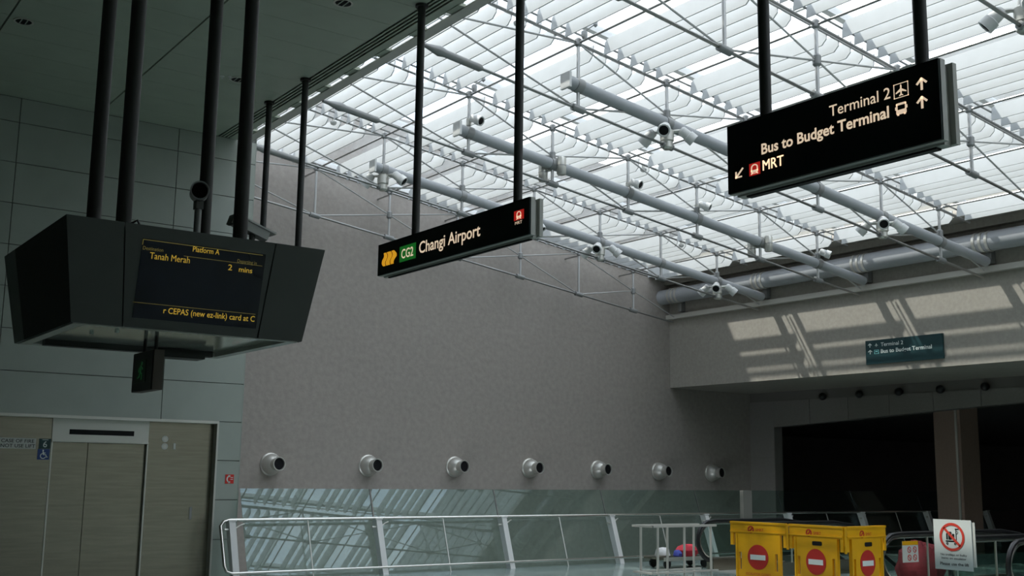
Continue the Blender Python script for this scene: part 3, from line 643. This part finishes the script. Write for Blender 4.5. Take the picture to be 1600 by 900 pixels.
# ------------------------------------------------------------------ escalators
def escalator(label, ya, yb, xf=15.3, notice=True):
    t = thing('escalator', label, 'escalator', (xf, (ya+yb)/2, 0), 'escalators going down beyond the barriers')
    x1, xend = 18.2, 25.0
    sl = math.tan(math.radians(30))
    def off(x): return 0 if x < x1 else -(x-x1)*sl
    for yy in (ya, yb):
        rr_ = .37; c = (xf+.4, .56)
        path = [(xf+1.0, .19), (xf+.45, .19)]+[(c[0]-rr_*math.sin(math.pi*i/10), c[1]-rr_*math.cos(math.pi*i/10)) for i in range(1, 10)]+[(xf+.5, .93)]
        path += [(xf+1.5, .93), (x1-.4, .93), (x1+.2, .93+off(x1+.2)*.6), (x1+.8, .93+off(x1+.8)), (xend, .93+off(xend))]
        part('handrail', MB().tube([(x, yy, z) for x, z in path], .038, 8), BLK, t, True)
        inner = [(x+(.045 if x < xf+.4 else 0), z-.045 if z > .56 else z+.045) for x, z in path]
        part('handrail_guide', MB().tube([(x, yy, z) for x, z in inner], .022, 6), RAIL, t, True)
        gl = [(xf+.3, .24)]+[(c[0]-(rr_-.06)*math.sin(math.pi*i/8), c[1]-(rr_-.06)*math.cos(math.pi*i/8)) for i in range(1, 8)]+[(xf+.5, .87), (xf+1.2, .87), (xf+1.2, .24)]
        part('glass_panel', MB().prism([Vector((x, yy-.006, z)) for x, z in gl], (0, .012, 0)), GLASSE, t)
        part('glass_panel', MB().prism([Vector((x, yy-.006, z)) for x, z in ((xf+1.22, .24), (xf+1.22, .87), (x1, .87), (x1, .24))], (0, .012, 0)), GLASSE, t)
        part('glass_panel', MB().prism([Vector((x, yy-.006, z)) for x, z in ((x1+.02, .22), (x1+.02, .85), (xend, .87+off(xend)), (xend, .22+off(xend)))], (0, .012, 0)), GLASSE, t)
        part('glass_joint', MB().box(xf+1.2, xf+1.22, yy-.012, yy+.012, .2, .9), STEELL, t)
        part('skirt', MB().prism([Vector((x, yy-.09, z)) for x, z in ((xf+.35, 0), (xf+.35, .22), (x1, .22), (xend, .22+off(xend)), (xend, -.3+off(xend)), (x1, -.3), (x1-1, 0))], (0, .18, 0)), STEEL, t)
    part('floor_plate', MB().box(xf+.3, 17.2, yb+.1, ya-.1, 0, .012), STEELL, t)
    for i in range(14):
        x = 17.2+.4*i; z = -.005+min(0, -(x+.1-18.0)*sl) if x > 17.9 else -.005
        part('step', MB().box(x, x+.41, yb+.1, ya-.1, z-.25, z), GREYM, t)
    # safety notice inside the newel glass
    if not notice: return t
    st2 = part('safety_notice', MB().box(xf+.55, xf+.95, ya-.012, ya-.008, .50, .82), PLATE, t); part('notice_header', MB().box(xf+.55, xf+.95, ya-.014, ya-.011, .76, .82), YEL, st2)
    fs = Fr((0, ya-.012, 0), (1, 0, 0), (0, 0, 1))
    for a in (.72, .86):
        for z in (.57, .69): flat(fs, ringp(xf+a, z, .035, .048)+[L_(xf+a-.03, z+.03, xf+a+.03, z-.03, .012)], RED, st2, 'prohibition_ring', .002)
    return t
escalator('escalator closed off behind the yellow barriers, next to the balustrade', 15.45, 14.2, 15.4, False)
escalator('escalator between the yellow barriers and the no-trolley notice', 10.75, 9.6, 14.55)
escalator('escalator beyond the no-trolley notice, away from the barriers', 8.95, 7.75, 14.95)

# ------------------------------------------------------------------ yellow folding barrier
def barrier_panel(parent, A, B, z1=1.08, first=False):
    A = Vector((*A, 0)); B = Vector((*B, 0)); u = (B-A).normalized(); L = (B-A).length; fr = Fr(A, u, (0, 0, 1)); th = .045
    # outer outline made of bars around two hand slots and a stepped top
    pn = part('panel', MB(), YEL, parent) if False else None
    mb = MB()
    def bar(x0, x1, a, b): mb.prism([fr.p(x, y_, 0) for x, y_ in R_(x0, a, x1, b)], -th*fr.n)
    s0, s1 = .10*L, .90*L
    bar(0, L, .90, z1); bar(s0, s1, .62, .90); bar(s0+.10, s1-.10, .36, .62); bar(s0, s0+.055, .36, .62); bar(s1-.055, s1, .36, .62); bar(s0, s1, .10, .36)
    bar(0, s0, .04, .14) if False else None
    bar(s0, s0+.16, 0, .10); bar(s1-.16, s1, 0, .10); bar(.0, .05, .72, .90); bar(L-.05, L, .72, .90)
    body = part('panel', mb, YEL, parent)
    rim = MB()
    for x0, x1, a, b in ((s0, s0+.03, .1, .9), (s1-.03, s1, .1, .9), (0, L, z1-.03, z1), (0, L, .92, .94)): rim.prism([fr.p(x, y_, .012) for x, y_ in R_(x0, a, x1, b)], -.015*fr.n)
    part('rim', rim, YEL, body)
    cx = L/2; 
    flat(fr, [C_(cx, .555, .185, 36)], RED, body, 'no_entry_disc', .006); flat(fr, [R_(cx-.135, .515, cx+.135, .59)], WHITEL, body, 'no_entry_bar', .010)
    flat(fr, ringp(cx-.12, .965, .038, .055)+[L_(cx-.16, .925, cx-.08, 1.0, .02)], RED, body, 'emblem', .006); text(fr, 'SMRT', cx-.03, .945, .14, .04, RED, body, .006, 0)
    text(fr, 'ESCALATOR CLOSED', cx-.22, .285, .44, .035, RED, body, .006, .005)
    return fr, body, L
bt = thing('folding_barrier', 'yellow plastic folding barrier of three panels with red no-entry discs', 'barrier', (13.35, 11.5, 0))
f1, b1, l1 = barrier_panel(bt, (13.2, 12.5), (13.345, 11.51)); f2, b2, l2 = barrier_panel(bt, (13.355, 11.455), (13.33, 10.46)); f3, b3, l3 = barrier_panel(bt, (13.40, 10.44), (14.36, 10.49))
for fr_, b_, l_ in ((f2, b2, l2), (f3, b3, l3)): flat(fr_, [RR_(l_/2-.06, .79, l_/2+.12, .85, .02)], BLK, b_, 'black_sticker', .006)
for x, y_ in ((13.35, 11.483), (13.365, 10.44)): part('hinge', MB().cyl((x, y_, .70), (x, y_, 1.07), .02, 10), YEL, bt)

# ------------------------------------------------------------------ notice stand
nt_ = thing('notice_stand', 'white notice with red prohibition circle forbidding luggage trolleys', 'notice', (11.62, 7.58, 0))
fn = Fr((11.6, 0, 0), (0, -1, 0), (0, 0, 1))
part('sheet', MB().box(11.6, 11.606, 7.345, 7.822, .755, 1.312), mat('notice_white', (.62, .67, .65), .5), nt_); part('backing', MB().box(11.61, 11.618, 7.31, 7.79, .80, 1.29), PLATE, nt_)
part('stand_pole', MB().cyl((11.64, 7.58, 0), (11.64, 7.58, 1.25), .02, 10), STEELL, nt_); part('stand_base', MB().lathe((11.64, 7.58, 0), (0, 0, 1), [(0, .2), (.015, .2), (.03, .03)], 24), GREYM, nt_); part('clear_panel', MB().box(11.61, 11.614, 7.35, 7.81, .3, .755), GLASSE, nt_)
cx, cz = -7.59, 1.12
flat(fn, tr([R_(.1,.18,.78,.26), RR_(.14,.3,.24,.68,.03), RR_(.28,.3,.5,.78,.05), RR_(.54,.3,.68,.66,.03), R_(.78,.2,.83,.95), R_(.74,.9,.98,.97)]+ringp(.2,.08,.03,.075,0,360,12)+ringp(.72,.08,.03,.075,0,360,12)+ringp(.86,.74,.06,.09,0,360,10), cx-.10, cz-.09, .19), BLK, nt_, 'trolley_pictogram', .002, .002)
flat(fn, ringp(cx, cz, .128, .157, 0, 360, 40)+[L_(cx-.10, cz+.10, cx+.10, cz-.10, .028)], mat('prohibit_red', (.6, .05, .03), .5), nt_, 'prohibition_circle', .004, .002)
text(fn, 'No trolleys or bulky', cx-.155, .912, .33, .024, BLK, nt_, .002, .004); text(fn, 'items on escalator', cx-.145, .872, .31, .024, BLK, nt_, .002, .004); text(fn, 'Please use the lift', cx-.165, .805, .36, .032, BLK, nt_, .002, .008)

# ------------------------------------------------------------------ steel fence, trolley and bags
FENCE = mat('fence_steel', (.62, .60, .55), .4, .35)
fc = thing('guard_fence', 'low stainless steel guard fence in front of the first escalator', 'fence', (13.8, 14.3, 0))
for y_ in (14.2, 14.62):
    part('top_rail', MB().box(13.09, 14.62, y_-.03, y_+.03, .90, .935), FENCE, fc)
    part('bottom_rail', MB().box(13.11, 14.66, y_-.025, y_+.025, .135, .165), FENCE, fc)
    for x in (13.24, 13.86, 14.5): part('bar', MB().cyl((x, y_, 0), (x, y_, .92), .022, 10), FENCE, fc, True)
part('end_rail', MB().box(13.06, 13.12, 14.17, 14.65, .90, .935), FENCE, fc); part('end_rail', MB().box(13.08, 13.14, 14.17, 14.65, .135, .165), FENCE, fc)
tl = thing('flatbed_trolley', 'low flatbed trolley parked beside the escalator with bags on it', 'trolley', (15.85, 16.35, 0))
part('deck', MB().box(15.2, 16.5, 16.1, 16.7, .17, .21), STEEL, tl); part('deck_rim', MB().box(15.17, 16.53, 16.07, 16.1, .15, .22), STEELL, tl)
for x in (15.35, 16.35):
    for y_ in (16.2, 16.6): part('wheel', MB().cyl((x, y_-.02, .085), (x, y_+.02, .085), .085, 14), BLK, tl)
solo('bag', MB().blob((15.40, 16.38, .275), .15, .15, .12, 1), CLOTHW, 'white cloth bundle on the flatbed trolley', 'bag', (15.42, 16.35, .21), True)
solo('bag', MB().blob((15.67, 16.24, .26), .09, .09, .085, 2), CLOTHB, 'blue cloth bundle on the flatbed trolley', 'bag', (15.66, 16.26, .21), True)
solo('bag', MB().blob((16.06, 16.38, .29), .24, .19, .15, 3), CLOTHR, 'red cloth bundle on the flatbed trolley', 'bag', (16.02, 16.36, .21), True)
solo('red_sack', MB().blob((17.0, 11.75, .25), .35, .4, .47, 5, 16, 10), mat('sack_red', (.26, .02, .03), .8, noise=.15), 'big rounded red sack standing between the escalators', 'sack', (17.0, 11.75, 0), True)

# ------------------------------------------------------------------ fittings under the bulkhead
for i, y_ in enumerate((19.23, 18.07, 16.89, 15.74, 14.58)):
    t = thing('wall_spotlight', 'small dark round fitting under the bulkhead, %s from the stone wall' % ORDP[i], 'fitting', (23.97, y_, 3.9), 'row of dark fittings under the bulkhead')
    part('base', MB().cyl((23.97, y_, 3.9), (23.9, y_, 3.9), .06, 12), BLK, t); part('dome', MB().lathe((23.9, y_, 3.9), (-1, 0, 0), [(0, .10), (.05, .10), (.1, .07), (.12, .02)], 14), BLK, t, True)
# wayfinding sign on the bulkhead
t = thing('bulkhead_sign', 'dark teal Terminal 2 sign fixed flat on the pale bulkhead', 'sign', (XF, 14.6, 4.27)); fb = Fr((XF-.05, 0, 0), (0, -1, 0), (0, 0, 1))
part('board', MB().box(XF-.05, XF, 13.63, 15.556, 4.271, 4.80), TEAL, t)
text(fb, 'Terminal 2', -15.153, 4.649, .57, .080, WHITEL, t, bold=.008); text(fb, 'Bus to Budget Terminal', -15.158, 4.50, 1.27, .083, WHITEL, t, bold=.02)
flat(fb, tr(ic_arrow(), -15.495, 4.645, .11, .09), WHITEL, t, 'arrow'); flat(fb, tr(ic_arrow(), -15.50, 4.495, .125, .095), WHITEL, t, 'arrow'); flat(fb, tr(ic_plane(), -15.315, 4.65, .09, .08), WHITEL, t, 'pictogram'); flat(fb, [R_(-15.33, 4.49, -15.21, 4.585)], CYAN, t, 'icon_tile'); flat(fb, tr(ic_bus(), -15.315, 4.50, .09, .075), TEAL, t, 'pictogram', .007)
